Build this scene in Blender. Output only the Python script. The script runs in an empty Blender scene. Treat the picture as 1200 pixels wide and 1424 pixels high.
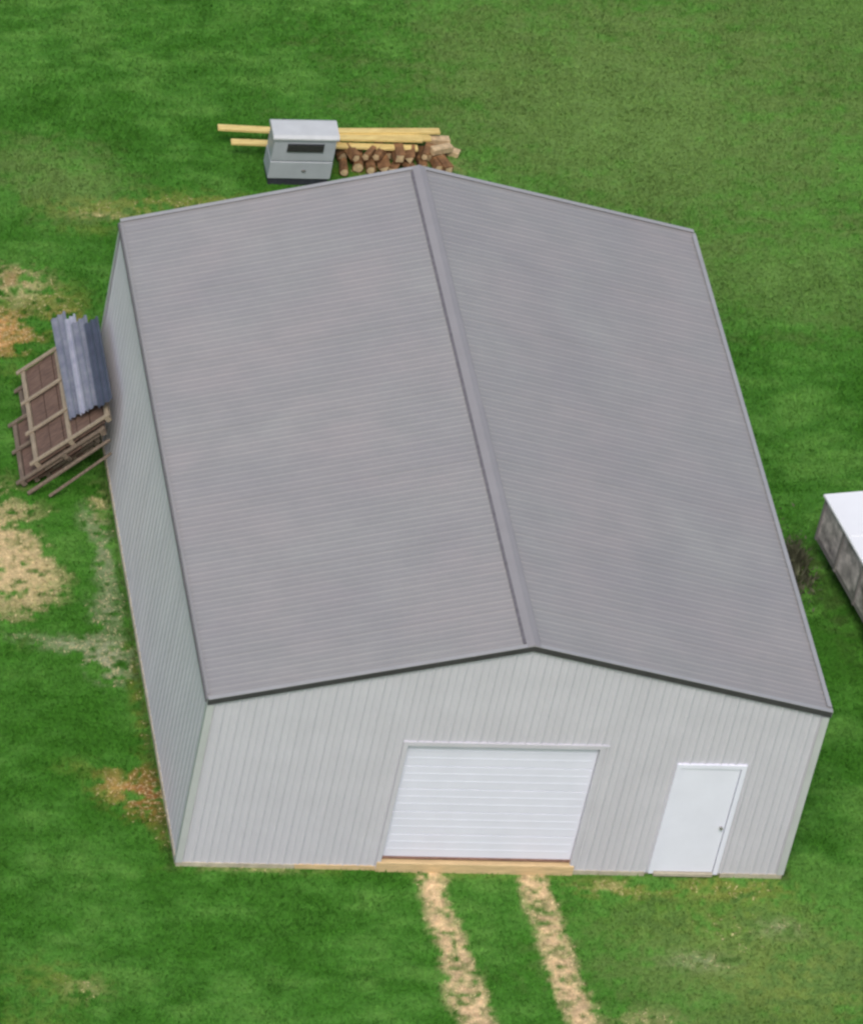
import bpy, math, random
import numpy as np
from mathutils import Vector, Matrix

# ------------------------------------------------------------------ camera, sky, sun
S = bpy.context.scene
COL = S.collection
cam_data = bpy.data.cameras.new('camera')
cam = bpy.data.objects.new('camera', cam_data)
COL.objects.link(cam)
cam.location = (-18.519463613, -76.12699487, 63.540761711)
cam.rotation_euler = (0.7456116892, 0.0008995743, 0.033352027)
cam_data.sensor_width = 36
cam_data.lens = 8919.256 / 1424 * 36
cam_data.shift_x = (600 + 1678.138) / 1424        # the photograph is a crop of a wider aerial frame
cam_data.shift_y = (2328.399 - 712) / 1424
cam_data.clip_start = 1.0
cam_data.clip_end = 3000
S.camera = cam

SUN_EL, SUN_AZ = math.radians(56), math.radians(199)   # azimuth clockwise from +Y: front left, veiled by cloud
w = bpy.data.worlds.new('World'); S.world = w; w.use_nodes = True
nt = w.node_tree; nt.nodes.clear()
sky = nt.nodes.new('ShaderNodeTexSky'); sky.sky_type = 'NISHITA'; sky.sun_disc = False
sky.sun_elevation = SUN_EL; sky.sun_rotation = SUN_AZ
sky.air_density = 1.0; sky.dust_density = 4.0; sky.ozone_density = 0.6
bg = nt.nodes.new('ShaderNodeBackground'); bg.inputs['Strength'].default_value = 0.15
out = nt.nodes.new('ShaderNodeOutputWorld')
nt.links.new(sky.outputs[0], bg.inputs[0]); nt.links.new(bg.outputs[0], out.inputs[0])

sun = bpy.data.lights.new('sun', 'SUN'); sun.energy = 1.35; sun.angle = math.radians(22)
sun.color = (1.0, 0.985, 0.97)
so = bpy.data.objects.new('sun', sun); COL.objects.link(so)
sd = Vector((math.sin(SUN_AZ) * math.cos(SUN_EL), math.cos(SUN_AZ) * math.cos(SUN_EL), math.sin(SUN_EL)))
so.rotation_euler = sd.to_track_quat('Z', 'Y').to_euler()
so.location = (30, -30, 60)

S.view_settings.view_transform = 'Standard'
S.view_settings.look = 'None'
S.view_settings.gamma = 1
S.view_settings.exposure = 0.0
S.view_settings.use_curve_mapping = False
S.render.engine = 'CYCLES'
S.cycles.pixel_filter_type = 'BLACKMAN_HARRIS'
S.cycles.filter_width = 2.6            # the aerial photograph is soft

rnd = random.Random(7)
npr = np.random.default_rng(11)

# ------------------------------------------------------------------ helpers
def lin(r, g, b):
    f = lambda c: (c / 255 / 12.92) if c / 255 <= .04045 else ((c / 255 + .055) / 1.055) ** 2.4
    return (f(r), f(g), f(b), 1)

def material(name, col, rough=.7, metal=0., var=.12, scale=6., bump=0., bscale=40., hue=None, stretch=(1, 1, 1), spec=.4):
    """noise-varied principled material: col shifts towards hue (or darker) in blotches"""
    m = bpy.data.materials.new(name); m.use_nodes = True
    n = m.node_tree; p = n.nodes['Principled BSDF']
    p.inputs['Roughness'].default_value = rough
    p.inputs['Metallic'].default_value = metal
    p.inputs['Specular IOR Level'].default_value = spec
    tc = n.nodes.new('ShaderNodeTexCoord'); mp = n.nodes.new('ShaderNodeMapping')
    mp.inputs['Scale'].default_value = stretch
    n.links.new(tc.outputs['Object'], mp.inputs[0])
    no = n.nodes.new('ShaderNodeTexNoise'); no.inputs['Scale'].default_value = scale
    no.inputs['Detail'].default_value = 5; no.inputs['Roughness'].default_value = .6
    n.links.new(mp.outputs[0], no.inputs['Vector'])
    rp = n.nodes.new('ShaderNodeValToRGB')
    rp.color_ramp.elements[0].position = .3; rp.color_ramp.elements[1].position = .7
    c2 = hue if hue else tuple(c * (1 - 2 * var) for c in col[:3]) + (1,)
    rp.color_ramp.elements[0].color = c2
    rp.color_ramp.elements[1].color = tuple(min(1, c * (1 + var)) for c in col[:3]) + (1,)
    n.links.new(no.outputs['Fac'], rp.inputs[0]); n.links.new(rp.outputs[0], p.inputs['Base Color'])
    if bump:
        n2 = n.nodes.new('ShaderNodeTexNoise'); n2.inputs['Scale'].default_value = bscale
        n.links.new(mp.outputs[0], n2.inputs['Vector'])
        b = n.nodes.new('ShaderNodeBump'); b.inputs['Strength'].default_value = bump; b.inputs['Distance'].default_value = .02
        n.links.new(n2.outputs['Fac'], b.inputs['Height']); n.links.new(b.outputs[0], p.inputs['Normal'])
    return m

def link(name, verts, faces, mat, parent=None, smooth=False):
    me = bpy.data.meshes.new(name); me.from_pydata([tuple(v) for v in verts], [], faces); me.update()
    o = bpy.data.objects.new(name, me); COL.objects.link(o)
    for m in (mat if isinstance(mat, (list, tuple)) else [mat]): me.materials.append(m)
    if smooth:
        for p in me.polygons: p.use_smooth = True
    if parent: o.parent = parent
    return o

class MB:
    def __init__(s): s.v = []; s.f = []
    def add(s, vs, fs):
        k = len(s.v); s.v += [Vector(v) for v in vs]; s.f += [tuple(i + k for i in f) for f in fs]; return s
    def box(s, x0, x1, y0, y1, z0, z1, m=None, ch=0.0):
        if ch:   # chamfered box: three nested loops
            vs = []; 
            for z, c in ((z0, ch), (z0 + ch, 0), (z1 - ch, 0), (z1, ch)):
                vs += [(x0 + c, y0 + c, z), (x1 - c, y0 + c, z), (x1 - c, y1 - c, z), (x0 + c, y1 - c, z)]
            fs = [(3, 2, 1, 0), (12, 13, 14, 15)]
            for l in range(3):
                for i in range(4):
                    j = (i + 1) % 4; fs.append((l * 4 + i, l * 4 + j, l * 4 + 4 + j, l * 4 + 4 + i))
        else:
            vs = [(x0, y0, z0), (x1, y0, z0), (x1, y1, z0), (x0, y1, z0), (x0, y0, z1), (x1, y0, z1), (x1, y1, z1), (x0, y1, z1)]
            fs = [(3, 2, 1, 0), (4, 5, 6, 7), (0, 1, 5, 4), (1, 2, 6, 5), (2, 3, 7, 6), (3, 0, 4, 7)]
        if m is not None: vs = [m @ Vector(v) for v in vs]
        return s.add(vs, fs)
    def prism(s, poly, a, b):
        """poly of 3D points extruded from offset a to offset b"""
        n = len(poly); A = [Vector(p) + Vector(a) for p in poly]; B = [Vector(p) + Vector(b) for p in poly]
        fs = [tuple(range(n))[::-1], tuple(range(n, 2 * n))] + [(i, (i + 1) % n, n + (i + 1) % n, n + i) for i in range(n)]
        return s.add(A + B, fs)
    def cyl(s, p0, p1, r0, r1=None, n=10, jag=0.):
        p0, p1 = Vector(p0), Vector(p1); d = (p1 - p0).normalized(); r1 = r0 if r1 is None else r1
        a = d.orthogonal().normalized(); b = d.cross(a)
        k = [1 + rnd.uniform(-jag, jag) for _ in range(n)]
        vs = [p0 + (a * math.cos(2 * math.pi * i / n) + b * math.sin(2 * math.pi * i / n)) * r0 * k[i] for i in range(n)]
        vs += [p1 + (a * math.cos(2 * math.pi * i / n) + b * math.sin(2 * math.pi * i / n)) * r1 * k[i] for i in range(n)]
        fs = [tuple(range(n))[::-1], tuple(range(n, 2 * n))] + [(i, (i + 1) % n, n + (i + 1) % n, n + i) for i in range(n)]
        return s.add(vs, fs)
    def build(s, name, mat, parent=None, smooth=False):
        o = link(name, s.v, s.f, mat, parent, smooth)
        import bmesh
        bm = bmesh.new(); bm.from_mesh(o.data); bmesh.ops.recalc_face_normals(bm, faces=bm.faces); bm.to_mesh(o.data); bm.free()
        return o

def tag(o, label=None, cat=None, group=None, kind=None):
    if label: o['label'] = label
    if cat: o['category'] = cat
    if group: o['group'] = group
    if kind: o['kind'] = kind
    return o

def thing(name, loc, label, cat, group=None, rz=0):
    o = bpy.data.objects.new(name, None); COL.objects.link(o); o.location = loc; o.rotation_euler = (0, 0, rz)
    o.empty_display_size = .3
    return tag(o, label, cat, group)

# ------------------------------------------------------------------ numpy noise for the ground cover
_tab = npr.random((256, 256))
def vnoise(x, y, s, seed=0):
    x = x / s + 37.3 * seed + 1000; y = y / s + 17.7 * seed + 1000
    xi = np.floor(x).astype(int); yi = np.floor(y).astype(int); fx = x - xi; fy = y - yi
    fx = fx * fx * (3 - 2 * fx); fy = fy * fy * (3 - 2 * fy)
    t = lambda i, j: _tab[i & 255, j & 255]
    return (t(xi, yi) * (1 - fx) * (1 - fy) + t(xi + 1, yi) * fx * (1 - fy) + t(xi, yi + 1) * (1 - fx) * fy + t(xi + 1, yi + 1) * fx * fy)
def fbm(x, y, s, seed=0, o=4):
    r = 0; a = 1; tot = 0
    for k in range(o):
        r = r + a * vnoise(x, y, s / 2 ** k, seed + k * 3 + 1); tot += a; a *= .6
    return r / tot
def sstep(a, b, v):
    t = np.clip((v - a) / (b - a), 0, 1); return t * t * (3 - 2 * t)

W, L, H, R = 9.14, 12.215, 3.215, 4.325

# bare, dry or shade-painted places: x, y, radius x, radius y, strength, colour
L3 = lambda *c: np.array(lin(*c)[:3])
G_DEEP, G_MID, G_LIT, G_OLIVE = L3(58, 109, 30), L3(70, 121, 42), L3(87, 134, 55), L3(104, 132, 68)
C_STRAW, C_ORANGE, C_DIRT, C_GRAVEL, C_YEL = L3(205, 183, 138), L3(196, 148, 92), L3(140, 96, 52), L3(160, 160, 132), L3(132, 138, 66)
C_TRACK, C_SHADE = L3(210, 182, 142), L3(58, 58, 36)  # the dark one is shade put into the ground colour
PATCH = [
    (-1.85, 7.6, .55, 1.3, 1.15, C_STRAW), (-1.35, 7.2, .42, .7, .9, C_STRAW), (-2.1, 6.4, .6, .6, .6, C_STRAW),
    (-1.42, 13.7, .5, .55, 1.2, C_ORANGE), (-.95, 15.0, .6, .75, .75, C_STRAW), (-1.0, 15.2, .3, .4, .6, C_DIRT), (-.35, 14.5, .55, .6, .85, C_YEL), (-.25, 14.0, .3, .4, .7, C_ORANGE), (-1.3, 14.5, .7, .4, .5, C_YEL), (-1.2, 12.6, .8, .5, .35, C_YEL), 
    (-.52, 5.0, .38, .6, .9, C_GRAVEL), (-1.05, 5.35, .55, .22, .75, C_GRAVEL), (-.3, 6.6, .24, 1.6, .6, C_GRAVEL), (-.45, 8.6, .2, .5, .6, C_GRAVEL), (-.28, 7.8, .3, .9, .6, C_GRAVEL), (-.5, 6.2, .25, .5, .6, C_GRAVEL), (-.22, 9.0, .2, .6, .6, C_STRAW), (-1.5, 8.8, .5, .25, .7, C_STRAW), (-1.7, 5.5, .6, .16, .5, C_GRAVEL),
    (-.3, 1.7, .38, .62, 1.05, C_DIRT), (-.7, 1.85, .42, .5, .7, C_ORANGE), (-1.25, 2.3, .5, .3, .45, C_YEL), (-.12, .9, .16, .6, .6, C_DIRT), (-.16, 4.0, .16, 2.2, .45, C_DIRT),
    (.3, 18.0, 1.15, 1.25, .8, G_OLIVE), (-.5, 18.6, 1.0, .8, .6, G_OLIVE), (.9, 17.3, 1.3, .36, .8, C_YEL), (2.4, 17.5, 1.5, .4, .85, C_YEL), (.6, 17.15, .5, .12, .6, C_STRAW), (2.9, 17.3, .5, .2, .5, C_DIRT), (2.95, 22.0, .42, .22, .7, G_LIT), (.4, 16.7, .8, .2, .5, C_YEL),
    (10.2, 20.5, 4.5, 4.0, .85, G_OLIVE), (12.0, 15.6, 2.6, 1.8, .6, G_OLIVE), (8.4, 22.5, 2.2, 2., .45, G_OLIVE), (15, 25, 5, 6, .6, G_OLIVE),
    (8.2, -1.3, 1.9, 1.4, .6, C_YEL), (6.7, -.35, .8, .26, .95, C_YEL), (6.5, -.3, .5, .2, .5, C_STRAW), (8.4, -2.2, 2.8, 1.7, .75, G_OLIVE), (7.6, -2.0, .7, .3, .5, C_GRAVEL), (8.9, -1.2, .5, .3, .5, C_GRAVEL), (9.0, -2.5, 1.8, 1.2, .5, C_YEL), (6.6, -3.4, .7, .4, .5, C_STRAW), (8.3, -.3, 1.0, .3, .9, C_YEL),
    (-2.1, -2.7, .9, .7, .55, C_YEL), (-1.7, -2.9, .45, .4, .4, C_STRAW), (-2.6, -3.9, .8, .7, .5, C_YEL),
    (9.5, 8.0, .3, 4.5, .4, C_DIRT), (10.1, 8.1, .6, 1.2, .6, C_YEL), (10.7, 7.7, .5, .8, .9, C_SHADE), (11.2, 6.6, .4, 1.6, .6, C_SHADE), (9.45, 12, .25, 2, .5, C_YEL),  # the two darkest paint the trailer's shadow on the ground
    (4.5, -.1, 6, .16, .35, C_YEL), (1.2, -.06, 1.2, .1, .5, C_STRAW),
    (6.6, 18.7, .5, .5, .5, C_STRAW), (5.6, 18.6, 1.2, .6, .4, C_DIRT), (4.1, 18.2, .9, .5, .4, C_SHADE),  # the darkest paints shade round the cabinet foot
    (-.9, 10.2, .9, 1.4, .3, C_SHADE),  # shade under the leaning stack, painted into the ground
]
def track_c(y, k):   # centre line of the two wheel tracks
    t = np.clip(-y, 0, 40)
    return (3.80 if k == 0 else 5.36) + .065 * t + .012 * t * t * .3 * (1 if k == 0 else .8)
def cover(x, y):
    """ground-cover colour (N,3) and bareness 0..1 at world x, y"""
    n1 = fbm(x, y, 3.2, 1); n2 = fbm(x, y, .9, 9, 3); n3 = fbm(x * .55, y, .32, 17, 3); n4 = vnoise(x, y, .1, 31); n5 = vnoise(x * .8, y, .07, 43); n6 = vnoise(x * .35, y, .13, 53)
    g = np.clip(.47 + (n1 - .5) * 1.5 + (n2 - .5) * 1.3 + (n3 - .5) * 1.25 + (n6 - .5) * .5, 0, 1)[:, None]
    c = np.where(g < .5, G_DEEP + (G_MID - G_DEEP) * g * 2, G_MID + (G_LIT - G_MID) * (g * 2 - 1))
    bare = np.zeros_like(x)
    wob = (n2 - .5) * 1.3 + (n3 - .5) * 2.0 + (n4 - .5) * 1.3 + (n6 - .5) * .6
    for (px, py, rx, ry, st, pc) in PATCH:
        d = np.sqrt(((x - px) / rx) ** 2 + ((y - py) / ry) ** 2)
        green = pc is G_OLIVE or pc is G_LIT
        m = sstep(1.25, .35, d + wob * (.45 if green else 1.0)) * min(st, 1) * (1 if green else np.clip(.62 + wob * 1.1 + (st - .6), 0, 1))
        c = c + (pc - c) * m[:, None]
        if not green and pc is not C_YEL and pc is not C_SHADE: bare = np.maximum(bare, m)
        elif pc is C_YEL: bare = np.maximum(bare, m * .35)
    for k in (0, 1):
        hw = .27 + .012 * np.clip(-y, 0, 10) + (n2 - .5) * .25
        m = sstep(1.2, .6, np.abs(x - track_c(y, k)) / hw + (n3 - .5) * 1.0 + (n4 - .5) * .8) * (y < 0.02) * np.clip(.74 + (n3 - .5) * 1.5 + (n4 - .5) * 1.7, 0, 1) 
        tc = C_TRACK * (.66 + .7 * n5)[:, None]
        c = c + (tc - c) * m[:, None]; bare = np.maximum(bare, m)
    c = c * (.84 + .2 * n4 + .12 * n6)[:, None]
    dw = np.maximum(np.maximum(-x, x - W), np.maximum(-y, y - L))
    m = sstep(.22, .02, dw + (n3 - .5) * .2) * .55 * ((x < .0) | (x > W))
    c = c + (C_SHADE - c) * m[:, None]  # painted strip of shade along the feet of the side walls
    return c, bare
def height(x, y):
    return (fbm(x, y, 2.0, 51, 3) - .5) * .07 * sstep(0, .8, np.maximum(np.maximum(-x, x - W), np.maximum(-y, y - L))) - .004

# ------------------------------------------------------------------ ground: one sheet to the horizon
def steps(lo, hi, d, far):
    a = list(np.arange(lo, hi + d / 2, d)); g = d; up = [a[-1]]; dn = [a[0]]
    while up[-1] < far: g *= 1.35; up.append(up[-1] + g)
    g = d
    while dn[-1] > -far: g *= 1.35; dn.append(dn[-1] - g)
    return np.array(dn[:0:-1] + a + up[1:])
gx = steps(-5, 17, .065, 900); gy = steps(-6, 28, .065, 900)
X, Y = np.meshgrid(gx, gy); xf, yf = X.ravel(), Y.ravel()
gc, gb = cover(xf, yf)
nx, ny = len(gx), len(gy)
ii = np.arange(nx * ny).reshape(ny, nx)
quads = np.stack([ii[:-1, :-1], ii[:-1, 1:], ii[1:, 1:], ii[1:, :-1]], -1).reshape(-1, 4)
def fast_mesh(name, co, faces, cols):
    me = bpy.data.meshes.new(name); k = faces.shape[1]
    me.vertices.add(len(co)); me.vertices.foreach_set('co', co.astype(np.float32).ravel())
    me.loops.add(faces.size); me.loops.foreach_set('vertex_index', faces.astype(np.int32).ravel())
    me.polygons.add(len(faces)); me.polygons.foreach_set('loop_start', np.arange(0, faces.size, k, dtype=np.int32))
    me.update(calc_edges=True)
    at = me.attributes.new('cover', 'FLOAT_COLOR', 'POINT')
    at.data.foreach_set('color', np.concatenate([cols, np.ones((len(cols), 1))], 1).astype(np.float32).ravel())
    o = bpy.data.objects.new(name, me); COL.objects.link(o); return o
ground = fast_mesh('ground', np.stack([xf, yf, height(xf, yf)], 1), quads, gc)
ground['kind'] = 'structure'
for p in ground.data.polygons: p.use_smooth = True

def cover_mat(name, trans):
    m = bpy.data.materials.new(name); m.use_nodes = True; n = m.node_tree; p = n.nodes['Principled BSDF']
    a = n.nodes.new('ShaderNodeAttribute'); a.attribute_name = 'cover'
    geo = n.nodes.new('ShaderNodeNewGeometry')
    no = n.nodes.new('ShaderNodeTexNoise'); no.inputs['Scale'].default_value = 14; no.inputs['Detail'].default_value = 6; no.inputs['Roughness'].default_value = .7
    n.links.new(geo.outputs['Position'], no.inputs['Vector'])
    mr = n.nodes.new('ShaderNodeMapRange'); mr.inputs[1].default_value = .3; mr.inputs[2].default_value = .7; mr.inputs[3].default_value = .72; mr.inputs[4].default_value = 1.28
    n.links.new(no.outputs['Fac'], mr.inputs[0])
    mul = n.nodes.new('ShaderNodeVectorMath'); mul.operation = 'SCALE'
    n.links.new(a.outputs['Color'], mul.inputs[0]); n.links.new(mr.outputs[0], mul.inputs['Scale'])
    n.links.new(mul.outputs[0], p.inputs['Base Color'])
    p.inputs['Roughness'].default_value = .85; p.inputs['Specular IOR Level'].default_value = .15
    if not trans:
        b = n.nodes.new('ShaderNodeBump'); b.inputs['Strength'].default_value = .5; b.inputs['Distance'].default_value = .03
        n.links.new(no.outputs['Fac'], b.inputs['Height']); n.links.new(b.outputs[0], p.inputs['Normal'])
    return m
ground.data.materials.append(cover_mat('ground_cover', False))

# ------------------------------------------------------------------ grass blades
NB = 620000
bx_ = npr.uniform(-4.2, 16.5, NB); by_ = npr.uniform(-5.5, 27, NB)
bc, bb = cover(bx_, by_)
inside = (bx_ > -.05) & (bx_ < W + .05) & (by_ > -.05) & (by_ < L + .05)
keep = (~inside) & (npr.random(NB) > bb * .97)
bx_, by_, bc, bb = bx_[keep], by_[keep], bc[keep], bb[keep]
n = len(bx_)
hgt = (.03 + .035 * npr.random(n)) * (.6 + .9 * fbm(bx_, by_, .7, 77, 2)) * (1 - .5 * bb)
dwall = np.maximum(np.maximum(-bx_, bx_ - W), np.maximum(-by_, by_ - L))
hgt *= 1 + 1.3 * sstep(.16, .0, dwall) * (npr.random(n) > .5) * (by_ > -.02)
ang = npr.uniform(0, 2 * np.pi, n); wd = npr.uniform(.008, .016, n)
la = npr.uniform(0, 2 * np.pi, n); lean = hgt * npr.uniform(.3, 1.1, n)
z0 = height(bx_, by_) - .004
A = np.stack([bx_ - np.cos(ang) * wd, by_ - np.sin(ang) * wd, z0], 1)
B = np.stack([bx_ + np.cos(ang) * wd, by_ + np.sin(ang) * wd, z0], 1)
T = np.stack([bx_ + np.cos(la) * lean, by_ + np.sin(la) * lean, z0 + hgt], 1)
co = np.stack([A, B, T], 1).reshape(-1, 3)
bc = bc * npr.uniform(.85, 1.3, (n, 1))
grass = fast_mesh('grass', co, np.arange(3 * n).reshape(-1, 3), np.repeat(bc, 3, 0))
grass.data.materials.append(cover_mat('grass_blade', True))
tag(grass, 'short green lawn grass growing round the metal garage', 'grass', kind='stuff')

# dead straw lying on the bare places, pebbles in the wheel tracks
def scatter(nn, lo):
    x = npr.uniform(-4.2, 16, nn); y = npr.uniform(-5.5, 23, nn); c, b = cover(x, y)
    k = (b > lo) & ~((x > -.02) & (x < W + .02) & (y > -.02) & (y < L + .02)) & (npr.random(nn) < b)
    return x[k], y[k], c[k]
sx, sy, sc = scatter(420000, .15); n = len(sx)
ang = npr.uniform(0, 2 * np.pi, n); ln = npr.uniform(.02, .075, n); w_ = npr.uniform(.006, .013, n); zz_ = height(sx, sy)
d = np.stack([np.cos(ang), np.sin(ang)], 1); pz = np.stack([-d[:, 1], d[:, 0]], 1)
P0 = np.stack([sx - d[:, 0] * ln / 2 - pz[:, 0] * w_, sy - d[:, 1] * ln / 2 - pz[:, 1] * w_, zz_ + .004], 1)
P1 = np.stack([sx - d[:, 0] * ln / 2 + pz[:, 0] * w_, sy - d[:, 1] * ln / 2 + pz[:, 1] * w_, zz_ + .006], 1)
P2 = np.stack([sx + d[:, 0] * ln / 2, sy + d[:, 1] * ln / 2, zz_ + npr.uniform(.008, .035, n)], 1)
sc = sc * .45 + np.array(lin(214, 194, 150)[:3]) * npr.uniform(.35, .75, (n, 1))
straw = fast_mesh('dead_straw', np.stack([P0, P1, P2], 1).reshape(-1, 3), np.arange(3 * n).reshape(-1, 3), np.repeat(sc, 3, 0))
straw.data.materials.append(grass.data.materials[0])
tag(straw, 'pale dead straw lying on the bare ground patches and wheel tracks', 'straw', kind='stuff')
sx, sy, sc = scatter(60000, .45); n = len(sx)
r_ = npr.uniform(.008, .026, n); zz_ = height(sx, sy)
base = np.array([[-1, -.7, -.3], [1, -.8, -.3], [.8, .9, -.3], [-.9, .8, -.3], [.1, 0, .75]])
pc = np.stack([sx, sy, zz_], 1)[:, None, :] + (base[None] * npr.uniform(.6, 1.3, (n, 5, 1))) * r_[:, None, None]
fc = np.array([[0, 1, 4], [1, 2, 4], [2, 3, 4], [3, 0, 4]])
peb = fast_mesh('pebbles', pc.reshape(-1, 3), (fc[None] + 5 * np.arange(n)[:, None, None]).reshape(-1, 3), np.repeat(sc * npr.uniform(.45, 1.35, (n, 1)), 5, 0))
peb.data.materials.append(grass.data.materials[0])
tag(peb, 'small stones and clods on the bare dirt and wheel tracks', 'pebbles', kind='stuff')

# ------------------------------------------------------------------ materials
M_WALL = material('wall_steel', lin(203, 202, 209), .45, .0, .035, 1.2, spec=.35)
M_ROOF = material('roof_steel', lin(148, 148, 146), .6, .0, .03, .7, spec=.2, hue=lin(143, 141, 142))
def tint(m, col, scale, amt):
    n = m.node_tree; p = n.nodes['Principled BSDF']; src = p.inputs['Base Color'].links[0].from_socket
    tc = n.nodes.new('ShaderNodeTexCoord'); no = n.nodes.new('ShaderNodeTexNoise'); no.inputs['Scale'].default_value = scale; no.inputs['Detail'].default_value = 3
    mr = n.nodes.new('ShaderNodeMapRange'); mr.inputs[1].default_value = .42; mr.inputs[2].default_value = .66; mr.inputs[4].default_value = amt
    mx = n.nodes.new('ShaderNodeMix'); mx.data_type = 'RGBA'
    n.links.new(tc.outputs['Object'], no.inputs['Vector']); n.links.new(no.outputs['Fac'], mr.inputs[0]); n.links.new(mr.outputs[0], mx.inputs[0])
    n.links.new(src, mx.inputs[6]); mx.inputs[7].default_value = col; n.links.new(mx.outputs[2], p.inputs['Base Color'])
tint(M_ROOF, lin(152, 148, 147), .55, .8); tint(M_ROOF, lin(141, 141, 140), 1.9, .5); tint(M_WALL, lin(197, 196, 203), 1.3, .6)
M_CAP = material('ridge_cap_steel', lin(147, 145, 146), .6, 0, .03, 2, spec=.2)
M_ROOFT = material('roof_trim', lin(160, 160, 160), .5, 0, .04, 3)
M_TRIM = material('light_trim', lin(188, 192, 190), .5, 0, .04, 3)
M_DARK = material('charcoal_trim', lin(66, 65, 67), .5, 0, .1, 5)
M_GAPSHADE = material('ridge_gap_shade', lin(112, 109, 114), .9, 0, .15, 9)  # dark tone stands in for the shadow gap beside the ridge cap
M_EAVE = material('eave_grey', lin(112, 108, 113), .55, 0, .08, 3)
M_WHITE = material('white_door_paint', lin(227, 229, 242), .4, 0, .02, 2)
M_WHITE2 = material('white_entry_paint', lin(234, 236, 248), .35, 0, .02, 2)
M_CONC = material('concrete', lin(186, 178, 156), .9, 0, .15, 5, .3, 60)
M_SILL = material('tan_lumber', lin(214, 186, 140), .75, 0, .12, 4, .2, 30, stretch=(1, 8, 8))
M_SEAL = material('brown_rubber_seal', lin(140, 110, 96), .8, 0, .15, 12)
M_KNOB = material('satin_knob', lin(170, 168, 164), .35, .6, .1, 20)
M_METAL = material('knob_metal', lin(120, 118, 114), .35, .8, .1, 20)

# ------------------------------------------------------------------ metal garage
garage = thing('metal_garage', (0, 0, 0), 'large grey ribbed metal garage with low gable roof, white overhead door and entry door', 'garage')

def profile(u0, u1, extra=()):
    """rib profile of a steel panel: list of (u, proud)"""
    p = []; pitch = .2286; k = math.floor(u0 / pitch) - 1
    while k * pitch < u1 + pitch:
        c = k * pitch
        p += [(c - .03, 0), (c - .012, .013), (c + .012, .013), (c + .03, 0), (c + .088, 0), (c + .104, .007), (c + .123, .007), (c + .139, 0)]
        k += 1
    us = [q[0] for q in p]; hs = [q[1] for q in p]
    f = lambda u: float(np.interp(u, us, hs))
    pts = sorted(set([u0, u1] + [u for u in us if u0 < u < u1] + [e for e in extra if u0 < e < u1]))
    return [(u, f(u)) for u in pts]

def panel(name, u0, u1, lo, hi, mp, mat, extra=(), lift=0., rib=1.):
    v = []; f = []; pr = [(a, b * rib) for a, b in profile(u0, u1, extra)]
    for (a, ha), (b, hb) in zip(pr[:-1], pr[1:]):
        m = (a + b) / 2; l = lo(m)
        if hi(m) - l < .01: continue
        k = len(v)
        v += [mp(a, ha + lift, l), mp(b, hb + lift, l), mp(b, hb + lift, hi(b)), mp(a, ha + lift, hi(a))]
        f.append((k, k + 1, k + 2, k + 3))
    return link(name, v, f, mat, garage)

GD = (3.07, 5.93, .22, 2.42)      # garage door opening x0, x1, z0, z1
ED = (7.13, 8.17, .06, 2.17)      # entry door opening
gable = lambda x: H + (R - H) * (1 - abs(x - W / 2) / (W / 2)) - .02
Z0 = .06
def front_lo(x):
    if GD[0] < x < GD[1]: return GD[3]
    if ED[0] < x < ED[1]: return ED[3]
    return Z0
PW = .9144
for i in range(10):
    u0, u1 = i * PW, min((i + 1) * PW + .012, W)
    ex = (GD[0], GD[1], ED[0], ED[1], W / 2)
    panel('wall_panel', u0, u1, front_lo, gable, lambda u, o, z: (u, -o, z), M_WALL, ex, .002 * (i % 2))
    panel('wall_panel', u0, u1, lambda x: Z0, gable, lambda u, o, z: (W - u, L + o, z), M_WALL, (W / 2,), .002 * (i % 2))
for i in range(14):
    u0, u1 = i * PW, min((i + 1) * PW + .012, L)
    panel('wall_panel', u0, u1, lambda y: Z0, lambda y: H - .03, lambda u, o, z: (-o, L - u, z), M_WALL, (), .002 * (i % 2))
    panel('wall_panel', u0, u1, lambda y: Z0, lambda y: H - .03, lambda u, o, z: (W + o, u, z), M_WALL, (), .002 * (i % 2))
    # roof: v runs up the slope from eave to ridge; eaves stand 40 mm proud of the wall
    def left(u, o, t):
        x = -.04 + t * (W / 2 + .04); return (x, u, H + (R - H) * (x / (W / 2)) + o)
    def right(u, o, t):
        x = W + .04 - t * (W / 2 + .04); return (x, u, H + (R - H) * ((W - x) / (W / 2)) + o)
    u0, u1 = max(u0, 0), u1
    panel('roof_panel', u0, u1, lambda y: 0., lambda y: 1., left, M_ROOF, (), .002 * (i % 2), .6)
    panel('roof_panel', u0, u1, lambda y: 0., lambda y: 1., right, M_ROOF, (), .002 * (i % 2), .6)

# concrete footing and timber skirt boards under the steel
mb = MB().box(.03, W - .03, .03, L - .03, -.4, .05); mb.build('floor_slab', M_CONC, garage)
sk = MB(); sk.box(-.012, 1.78, -.024, .028, -.2, .07); sk.build('skirt_board', M_CONC, garage)
sk = MB(); sk.box(1.784, GD[0] - .06, -.026, .028, -.2, .075); sk.build('skirt_board', M_SILL, garage)
sk = MB(); sk.box(GD[1] + .06, ED[0] - .05, -.024, .028, -.2, .07); sk.build('skirt_board', M_CONC, garage)
sk = MB(); sk.box(ED[1] + .05, W + .012, -.024, .028, -.2, .07); sk.build('skirt_board', M_CONC, garage)
for x0 in (-.024, W - .028):
    sk = MB(); sk.box(x0, x0 + .052, .03, L - .03, -.2, .075); sk.build('skirt_board', M_CONC, garage)
sk = MB(); sk.box(-.012, W + .012, L - .028, L + .024, -.2, .07); sk.build('skirt_board', M_CONC, garage)

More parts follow.
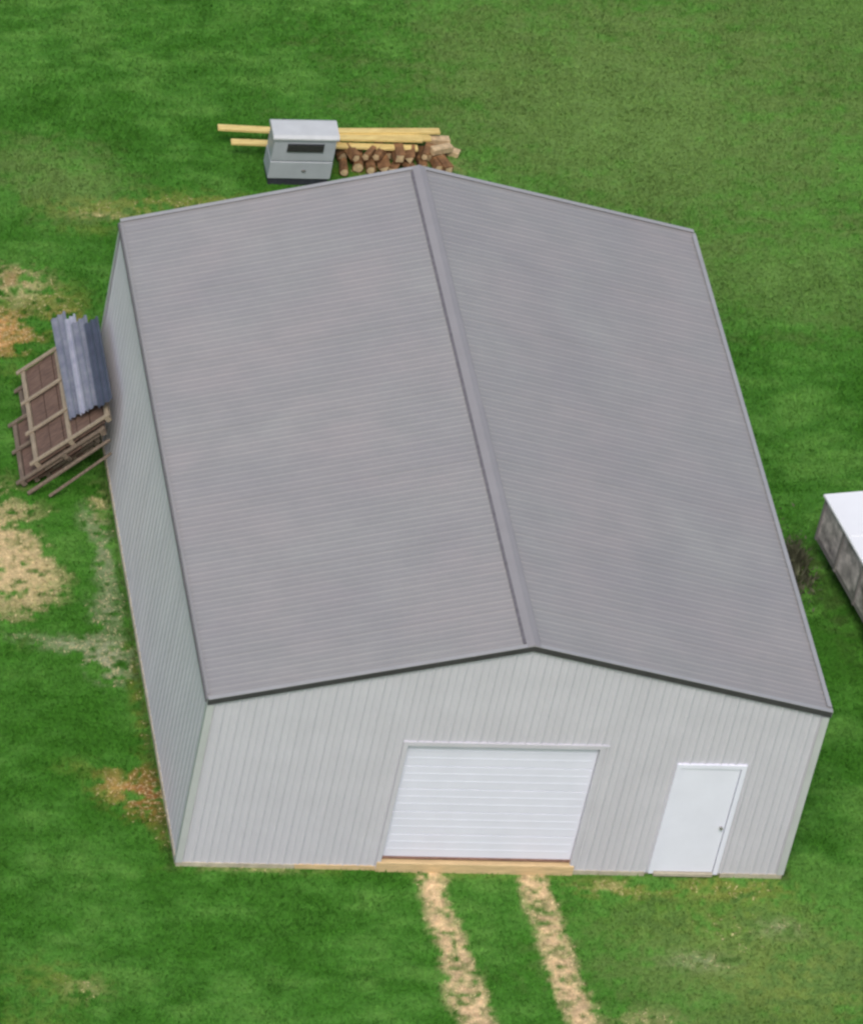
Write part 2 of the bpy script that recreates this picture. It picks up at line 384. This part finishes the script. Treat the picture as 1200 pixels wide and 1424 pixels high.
# rake, eave and corner trim
sl = Vector((W / 2, 0, R - H)); 
for yy, s in ((0, -1), (L, 1)):
    for side in (0, 1):
        a = Vector((-.05 if side == 0 else W + .05, 0, 0)); 
        zz = lambda x: H + (R - H) * (1 - abs(x - W / 2) / (W / 2))
        x0, x1 = (-.03, W / 2) if side == 0 else (W + .04, W / 2)
        y0 = yy + s * .022; y1 = yy + s * .052
        poly = [(x0, 0, zz(x0) - .075), (x1, 0, zz(x1) - .075), (x1, 0, zz(x1) + .022), (x0, 0, zz(x0) + .022)]
        mb = MB().prism(poly, (0, min(y0, y1), 0), (0, max(y0, y1), 0)); mb.build('rake_trim', M_DARK, garage)
        f0 = yy - s * .02; f1 = yy + s * .06
        poly = [(x0, 0, zz(x0) + .024), (x1, 0, zz(x1) + .024), (x1, 0, zz(x1) + .032), (x0, 0, zz(x0) + .032)]
        mb = MB().prism(poly, (0, min(f0, f1), 0), (0, max(f0, f1), 0)); mb.build('rake_flange', M_ROOFT, garage)
mb = MB(); mb.box(-.062, -.042, .0, L, H - .065, H - .014); mb.build('eave_trim', M_EAVE, garage)
mb = MB(); mb.box(W + .042, W + .065, .0, L, H - .115, H - .004); mb.build('eave_trim', M_ROOFT, garage)
mb = MB(); mb.prism([(-.038, 0, H + .026), (.0, 0, H + .032), (.0, 0, H + .026), (-.038, 0, H + .02)], (0, .08, 0), (0, L - .08, 0)); mb.build('eave_flange', M_ROOF, garage)
mb = MB(); mb.prism([(W + .06, 0, H + .014), (W - .01, 0, H + .032), (W - .01, 0, H + .026), (W + .06, 0, H + .006)], (0, .08, 0), (0, L - .08, 0)); mb.build('eave_flange', M_ROOFT, garage)
for cx, sx in ((0, -1), (W, 1)):
    for cy, sy in ((0, -1), (L, 1)):
        mb = MB()
        xa, xb = sorted((cx + sx * .03, cx - sx * .075)); ya, yb = sorted((cy + sy * .024, cy + sy * .03)); mb.box(xa, xb, ya, yb, .075, H - .1)
        xa, xb = sorted((cx + sx * .024, cx + sx * .03)); ya, yb = sorted((cy + sy * .024, cy - sy * .075)); mb.box(xa, xb, ya, yb, .075, H - .1)
        mb.build('corner_trim', M_TRIM, garage)

# ridge cap on added strips, coloured dark for the shadow gap at its edges
cap = MB()
q = (R - H) / (W / 2); hw = .085
top = [(-hw, R - hw * q + .036), (0, R + .042), (hw, R - hw * q + .036)]
poly = [(W / 2 + a, 0, b) for a, b in top] + [(W / 2 + hw + .02, 0, R - hw * q + .026), (W / 2 + hw, 0, R - hw * q + .03), (W / 2, 0, R + .036), (W / 2 - hw, 0, R - hw * q + .03), (W / 2 - hw - .02, 0, R - hw * q + .026)]
cap.prism(poly, (0, -.055, 0), (0, L + .055, 0)); cap.build('ridge_cap', M_CAP, garage)
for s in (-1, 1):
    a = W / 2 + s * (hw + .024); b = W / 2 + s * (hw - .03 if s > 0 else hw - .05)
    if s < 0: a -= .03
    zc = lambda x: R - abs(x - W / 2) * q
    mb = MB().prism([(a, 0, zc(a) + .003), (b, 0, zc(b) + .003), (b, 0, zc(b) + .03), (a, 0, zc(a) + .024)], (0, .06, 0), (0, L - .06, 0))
    mb.build('ridge_shade_strip', M_GAPSHADE if s < 0 else M_EAVE, garage)

# overhead door
od = MB()
for (x0, x1, z0, z1) in ((GD[0] - .07, GD[0], .03, GD[3] + .07), (GD[1], GD[1] + .07, .03, GD[3] + .07)):
    od.box(x0, x1, -.03, .14, z0, z1)
od.box(GD[0], GD[1], -.03, .14, GD[3], GD[3] + .07)
od.box(GD[1] + .07, GD[1] + .14, -.02, .0, GD[3] + .02, GD[3] + .06)
odoor = od.build('overhead_door', M_WALL, garage)
n_sec = 5; hs = (GD[3] - GD[2]) / n_sec
for k in range(n_sec):
    z0 = GD[2] + k * hs; mb = MB()
    mb.box(GD[0] + .004, GD[1] - .004, .05, .10, z0 + .003, z0 + hs - .003, ch=.005)
    for t in (.3, .62):
        mb.box(GD[0] + .05, GD[1] - .05, .047, .052, z0 + hs * t, z0 + hs * t + .03, ch=.002)
    mb.build('door_panel', M_WHITE, odoor)
mb = MB().box(GD[0] + .003, GD[1] - .003, .03, .11, GD[2] - .03, GD[2] + .005); mb.build('door_seal', M_SEAL, odoor)
mb = MB().box(GD[0] - .06, GD[1] + .06, -.055, .12, -.05, .17, ch=.008); mb.build('door_sill', M_SILL, garage)

# entry door
mb = MB()
mb.box(ED[0], ED[0] + .07, -.034, .1, Z0, ED[3]); mb.box(ED[1] - .07, ED[1], -.034, .1, Z0, ED[3]); mb.box(ED[0] + .07, ED[1] - .07, -.034, .1, ED[3] - .07, ED[3])
edoor = mb.build('entry_door', M_WHITE2, garage)
mb = MB().box(ED[0] + .076, ED[1] - .082, -.016, .03, Z0 + .03, ED[3] - .076, ch=.006)
mb.build('door_leaf', M_WHITE2, edoor)
mb = MB().box(ED[0] + .075, ED[1] - .075, -.06, .05, Z0 - .03, Z0 + .02); mb.build('threshold', M_CONC, edoor)
mb = MB().cyl((ED[1] - .14, -.07, .98), (ED[1] - .14, -.02, .98), .024, .02, 12); mb.build('knob', M_KNOB, edoor)

# ------------------------------------------------------------------ leaning stack at the left wall
M_PALE = material('weathered_timber', lin(156, 142, 122), .85, 0, .15, 5, .3, 40, stretch=(6, 1, 6))
M_BROWN = material('brown_board', lin(112, 90, 78), .85, 0, .2, 6, .3, 30, hue=lin(84, 66, 58), stretch=(1, 5, 1))
M_GREY = material('grey_old_timber', lin(122, 108, 94), .9, 0, .2, 5, .3, 40, stretch=(6, 1, 6))
M_BLUE = material('blue_grey_sheet', lin(182, 182, 190), .42, .2, .1, 3, hue=lin(150, 152, 172))
M_BLUE2 = material('dark_slate_sheet', lin(82, 88, 104), .45, .2, .15, 3)
M_BLUE3 = material('mid_blue_grey_sheet', lin(142, 144, 152), .45, .2, .15, 3, hue=lin(108, 112, 130))
SL = math.radians(42.5); UP = Vector((math.cos(SL), 0, math.sin(SL))); NRM = Vector((-math.sin(SL), 0, math.cos(SL)))
def lean_mat(toe_x, y0, yaw=0.):
    base = Vector((toe_x, y0, .02))
    m = Matrix((( UP.x, 0, NRM.x, 0), (0, 1, 0, 0), (UP.z, 0, NRM.z, 0), (0, 0, 0, 1)))
    return Matrix.Rotation(yaw, 4, 'Z'), base, m
def lean_thing(name, toe_x, y0, label, cat, group, yaw=0.):
    e = thing(name, (toe_x, y0, .02), label, cat, group)
    m = Matrix.Translation((toe_x, y0, .02)) @ Matrix.Rotation(yaw, 4, 'Z') @ Matrix(((UP.x, 0, NRM.x, 0), (0, 1, 0, 0), (UP.z, 0, NRM.z, 0), (0, 0, 0, 1)))
    e.matrix_world = m
    return e
# local frame: x up the slope, y along the wall, z outward normal
TH = .105
frames = [  # toe x, y, length, slope length
    (-.98, 9.62, 2.35, 1.02, 'lowest grey timber pallet, shortest of the stack leaning on the left wall'),
    (-1.19, 9.52, 2.45, 1.26, 'grey timber pallet second from the ground in the stack leaning on the left wall'),
    (-1.41, 9.40, 1.62, 1.62, 'shorter brown boarded pallet with its foot sticking out lowest of the leaning stack'),
    (-1.60 + .5 * UP.x, 9.46, 2.55, 1.45, 'topmost pale timber pallet with brown boards, leaning on the left wall under the metal sheets'),
]
for k, (tx, y0, ln, sp, lab) in enumerate(frames):
    e = lean_thing('wooden_pallet', tx, y0, lab, 'timber pallet', 'timber pallets leaning in a stack on the garage wall', rnd.uniform(-.012, .012))
    if k == 3: m_ = e.matrix_world.copy(); m_.translation.z = .02 + .5 * UP.z; e.matrix_world = m_
    topmost = k == 3; rm = M_PALE if topmost else M_GREY
    for xx in ((.0, .66, sp - .09) if topmost else (.0, sp * .5, sp - .09)):
        MB().box(xx, xx + .075, 0, ln, .0, TH - .012, ch=.006).build('rail', rm, e)
    for yy in ((.0, .80, 1.62, ln - .08) if topmost else (.0, ln * .5, ln - .08)):
        MB().box(-.06, sp + .02, yy, yy + .07, TH - .010, TH + .026, ch=.005).build('crossbar', rm, e)
    nb = 5 if topmost else 4
    for j in range(nb):
        c0 = .09 + j * (sp - .2) / nb
        MB().box(c0, c0 + (sp - .2) / nb - .014, .03, ln - .03, .018 + .004 * (j % 2), .055 + .006 * (j % 2)).build('board', M_BROWN if j % 2 == 0 or topmost else M_GREY, e)
# corrugated sheets lying on the upper half of the frames
def sheet(toe, y0, ln, wd, off, mat, label, yaw):
    e = lean_thing('metal_sheet', toe, y0, label, 'metal sheet', 'corrugated metal sheets leaning on the garage wall', yaw)
    v = []; f = []; n_ = 22
    for i in range(n_ + 1):
        t = i / n_; z = .022 * max(-.4, math.sin(t * 2.5 * 2 * math.pi)) + off
        v += [(t * wd, 0, z), (t * wd, ln, z), (t * wd, ln, z - .004), (t * wd, 0, z - .004)]
    for i in range(n_):
        k = 4 * i
        f += [(k, k + 4, k + 5, k + 1), (k + 2, k + 6, k + 7, k + 3), (k, k + 3, k + 7, k + 4), (k + 1, k + 5, k + 6, k + 2)]
    f += [(0, 1, 2, 3), (4 * n_, 4 * n_ + 3, 4 * n_ + 2, 4 * n_ + 1)]
    link('corrugated_skin', v, f, mat, e)
    MB().box(-.012, .012, 0, ln, off - .022, off + .014, ch=.003).build('folded_edge', mat, e)
def on_top(s_, extra):   # toe point for a sheet starting s_ metres up the topmost frame
    p = Vector((-1.60, 0, .02)) + UP * (s_ + .08) + NRM * (TH + .03 + extra); return p
for s_, ex, y0, ln, wd, mat, lab, yw in (
        (1.22, .02, 9.90, 2.72, .26, M_BLUE3, 'mid blue grey corrugated sheet, lowest on the slope of the leaning stack', .012),
        (1.43, .055, 9.80, 2.58, .19, M_BLUE, 'narrow pale lavender corrugated sheet, second up the slope of the leaning stack', -.004),
        (1.57, .085, 9.74, 2.36, .28, M_BLUE3, 'mid blue grey corrugated sheet beside the narrow pale one, on the side nearer the wall', .004),
        (1.80, .115, 9.60, 2.25, .25, M_BLUE2, 'dark slate corrugated sheet, uppermost and touching the garage wall', .0)):
    p = on_top(s_, ex)
    e = lean_thing('tmp', 0, 0, None, None, None)
    bpy.data.objects.remove(e)
    sheet(p.x, y0, ln, wd, 0, mat, lab, yw)
    o = [o for o in COL.objects if o.name.startswith('metal_sheet') and o.type == 'EMPTY'][-1]
    m = o.matrix_world.copy(); m.translation = (p.x, y0, p.z); o.matrix_world = m
# loose long poles leaning in front of the stack end
for k, (a, b, r, lab) in enumerate((
        ((-1.36, 9.22, .03), (-.17, 9.36, 1.02), .034, 'long grey pole leaning on the near end of the timber stack, longest of the poles'),
        ((-1.02, 9.16, .03), (-.12, 9.30, .80), .03, 'shorter grey pole leaning nearest the garage corner by the timber stack'))):
    o = MB().cyl((0, 0, 0), Vector(b) - Vector(a), r, r * .8, 8, .08).build('timber_pole', M_GREY); o.location = a
    tag(o, lab, 'pole', 'poles leaning at the end of the timber stack')

# ------------------------------------------------------------------ pale cabinet behind the garage
M_CAB = material('pale_grey_cabinet', lin(196, 199, 198), .45, 0, .05, 3)
M_CAB2 = material('cabinet_grey', lin(168, 174, 178), .45, 0, .05, 3)
M_SLOT = material('dark_grille', lin(52, 54, 62), .7, 0, .2, 30)
cb = thing('metal_cabinet', (3.57, 18.12, 0), 'pale grey metal cabinet with a dark louvred slot, standing behind the garage', 'cabinet')
CW, CD, CH = 1.06, .52, .92
MB().box(.03, CW - .03, .02, CD - .02, -.05, .12).build('plinth', M_SLOT, cb)
MB().box(0, CW, 0, CD, .12, .46, ch=.012).build('lower_body', M_CAB2, cb)
MB().box(.004, CW - .004, .004, CD - .004, .466, CH, ch=.02).build('upper_body', M_CAB2, cb)
mb = MB(); mb.prism([(0, -.03, CH - .01), (0, CD + .02, CH - .01), (0, CD + .02, CH + .03), (0, CD - .06, CH + .065), (0, .03, CH + .055), (0, -.03, CH + .02)], (-.03, 0, 0), (CW + .03, 0, 0)); mb.build('lid', M_CAB, cb)
gr = MB().box(.24, .86, -.006, .006, .66, .82).build('grille', M_SLOT, cb)
for k in range(4):
    MB().box(.245, .855, -.022, -.004, .672 + k * .037, .686 + k * .037).build('louvre', M_METAL, gr)
MB().box(.56, .62, -.03, .0, .28, .31, ch=.006).build('handle', M_METAL, cb)

# ------------------------------------------------------------------ long boards on a heap of split logs
M_BOARD = material('fresh_yellow_board', lin(222, 200, 132), .7, 0, .1, 4, .2, 30, hue=lin(196, 168, 100), stretch=(1, 6, 6))
M_LOG = material('log_bark', lin(138, 102, 66), .9, 0, .25, 8, .6, 30, hue=lin(72, 46, 28))
M_CUT = material('cut_wood', lin(206, 180, 140), .8, 0, .18, 10, .2, 40)
BG = 'long yellow boards behind the grey cabinet'
for x0, x1, yl, yr, z, wdt, lab in (
        (2.83, 6.45, 19.30, 19.08, .34, .15, 'longest yellow board, its far left end sticking out past the grey cabinet'),
        (3.02, 6.20, 18.93, 18.84, .30, .14, 'yellow board nearest the cabinet, its left end shorter than the other'),
        (4.70, 6.62, 19.20, 19.26, .37, .14, 'yellow board at the back, laid across the log heap only'),
        (4.60, 6.28, 18.98, 18.97, .385, .12, 'upper yellow board lying over two others on the log heap')):
    o = MB().box(0, math.hypot(x1 - x0, yr - yl), -wdt / 2, wdt / 2, -.022, .022, ch=.004).build('yellow_board', M_BOARD)
    o.location = (x0, yl, z); o.rotation_euler = (0, 0, math.atan2(yr - yl, x1 - x0))
    tag(o, lab, 'board', BG)
# bearer under the left ends
o = MB().box(-.07, .07, -.45, .45, 0, .275, ch=.01).build('timber_bearer', M_LOG); o.location = (3.85, 19.12, 0)
tag(o, 'dark timber bearer under the left ends of the yellow boards', 'timber')
LG = 'split logs heaped under the yellow boards'
ORD = ['first', 'second', 'third', 'fourth', 'fifth', 'sixth', 'seventh', 'eighth', 'ninth', 'tenth', 'eleventh', 'twelfth']
rowname = {(0, 18.62): 'front row', (0, 18.98): 'back row', (1, 18.80): 'upper row'}
for row, (zc, xs, ys) in enumerate(((.10, np.arange(4.98, 6.9, .215), (18.62, 18.98)), (.265, np.arange(5.1, 6.6, .25), (18.80,)))):
    for yb in ys:
        n_log = 0
        for xx in xs:
            if rnd.random() < .06: continue
            n_log += 1
            x = float(xx) + rnd.uniform(-.05, .05); y = yb + rnd.uniform(-.08, .08); r = rnd.uniform(.075, .115)
            ln = rnd.uniform(.26, .4); a = rnd.uniform(-.6, .6)
            e = thing('split_log', (x, y, zc + rnd.uniform(-.02, .03)), f'{ORD[n_log - 1]} split log from the grey cabinet in the {rowname[(row, yb)]} of the heap', 'log', LG, a)
            ns_ = rnd.choice((3, 4, 5, 8)); MB().cyl((0, -ln / 2, 0), (0, ln / 2, 0), r, r * rnd.uniform(.8, 1), ns_, .22).build('bark', M_LOG, e)
            MB().cyl((0, -ln / 2 - .006, 0), (0, -ln / 2 + .004, 0), r * .78, r * .78, ns_, .08).build('cut_end', M_CUT, e)
OG = 'pale offcuts at the right end of the log heap'
for x, y, a, ln, lab in ((6.62, 18.95, .5, .42, 'pale timber offcut lying nearest the ridge at the right end of the log heap'),
                         (6.80, 19.12, -.4, .38, 'pale timber offcut at the far right end of the log heap'),
                         (6.60, 19.22, .1, .4, 'pale timber offcut behind the others at the right end of the log heap')):
    o = MB().box(-ln / 2, ln / 2, -.07, .07, 0, .12, ch=.01).build('timber_offcut', M_CUT); o.location = (x, y, .16 if x < 6.7 else .02); o.rotation_euler = (.1, .12, a)
    tag(o, lab, 'offcut', OG)

# ------------------------------------------------------------------ white topped trailer at the right edge
M_TOP = material('white_trailer_top', lin(236, 238, 240), .35, 0, .015, 2)
M_SIDE = material('mottled_trailer_side', lin(228, 218, 214), .35, .05, .1, 2.6, hue=lin(96, 92, 94), stretch=(1, 1.3, 1.6))
M_POST = material('trailer_post', lin(146, 142, 140), .5, .2, .1, 5)
M_TYRE = material('black_tyre', lin(30, 30, 30), .9, 0, .2, 10)
tr = thing('box_trailer', (11.0, 7.98, 0), 'white topped low trailer with grey mottled sides, cut off by the right edge', 'trailer', rz=math.radians(9.5))
TW, TL, TB, TZ = 2.1, 4.3, .42, 1.2
MB().box(.03, TW - .03, -TL + .03, -.03, TB - .06, TB + .02).build('chassis', M_POST, tr)
npn = 5; pl = TL / npn
for k in range(npn):
    for x0 in (.02, TW - .06):
        MB().box(x0, x0 + .04, -(k + 1) * pl + .035, -k * pl - .035, TB + .03, TZ - .035, ch=.008).build('side_panel', M_SIDE, tr)
for k in range(npn + 1):
    for x0 in (.0, TW - .06):
        yk = min(-.03, max(-TL + .03, -k * pl))
        MB().box(x0, x0 + .06, yk - .03, yk + .03, TB - .04, TZ - .03).build('post', M_POST, tr)
for y0 in (-.05, -TL + .01):
    MB().box(.065, TW - .065, y0, y0 + .04, TB + .03, TZ - .035, ch=.008).build('end_panel', M_SIDE, tr)
mb = MB(); mb.box(-.03, TW + .03, -TL - .03, .03, TZ - .028, TZ + .03, ch=.012); mb.build('top', M_TOP, tr)
for k in range(3):
    MB().box(.0, TW, -TL * (k + 1) / 4 - .02, -TL * (k + 1) / 4 + .02, TZ + .031, TZ + .042, ch=.004).build('top_seam', M_TOP, tr)
for x0, x1 in ((.04, .22), (TW - .22, TW - .04)):
    for yc in (-2.55, -3.28):
        wh = MB().cyl((x0, yc, .31), (x1, yc, .31), .31, n=20).build('wheel', M_TYRE, tr)
        xo = x0 - .006 if x0 < 1 else x1 - .01
        MB().cyl((xo, yc, .31), (xo + .016, yc, .31), .17, n=16).build('rim', M_METAL, wh)
MB().box(TW / 2 - .05, TW / 2 + .05, -TL - 1.1, -TL, TB - .05, TB + .03).build('tongue', M_POST, tr)
MB().cyl((TW / 2, -TL - 1.0, .0), (TW / 2, -TL - 1.0, .55), .035, n=8).build('jack', M_METAL, tr)

# rank weeds between garage and trailer, trailer's shadow put into their dark colour
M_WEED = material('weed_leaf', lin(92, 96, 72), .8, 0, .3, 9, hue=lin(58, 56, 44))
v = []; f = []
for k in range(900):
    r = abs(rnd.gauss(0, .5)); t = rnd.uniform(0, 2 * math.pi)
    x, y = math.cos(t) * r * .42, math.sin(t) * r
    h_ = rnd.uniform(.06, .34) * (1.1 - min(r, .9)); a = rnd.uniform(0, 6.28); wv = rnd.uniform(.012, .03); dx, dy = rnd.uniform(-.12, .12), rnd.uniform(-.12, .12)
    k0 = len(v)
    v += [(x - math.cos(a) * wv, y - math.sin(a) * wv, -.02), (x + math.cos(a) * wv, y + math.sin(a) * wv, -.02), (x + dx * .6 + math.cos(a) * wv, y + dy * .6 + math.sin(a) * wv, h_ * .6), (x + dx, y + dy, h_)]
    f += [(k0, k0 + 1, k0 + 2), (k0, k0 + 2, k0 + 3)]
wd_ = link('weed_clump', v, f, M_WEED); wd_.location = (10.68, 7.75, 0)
tag(wd_, 'clump of rank weeds coloured dark for shade between the garage and the white topped trailer', 'weeds')
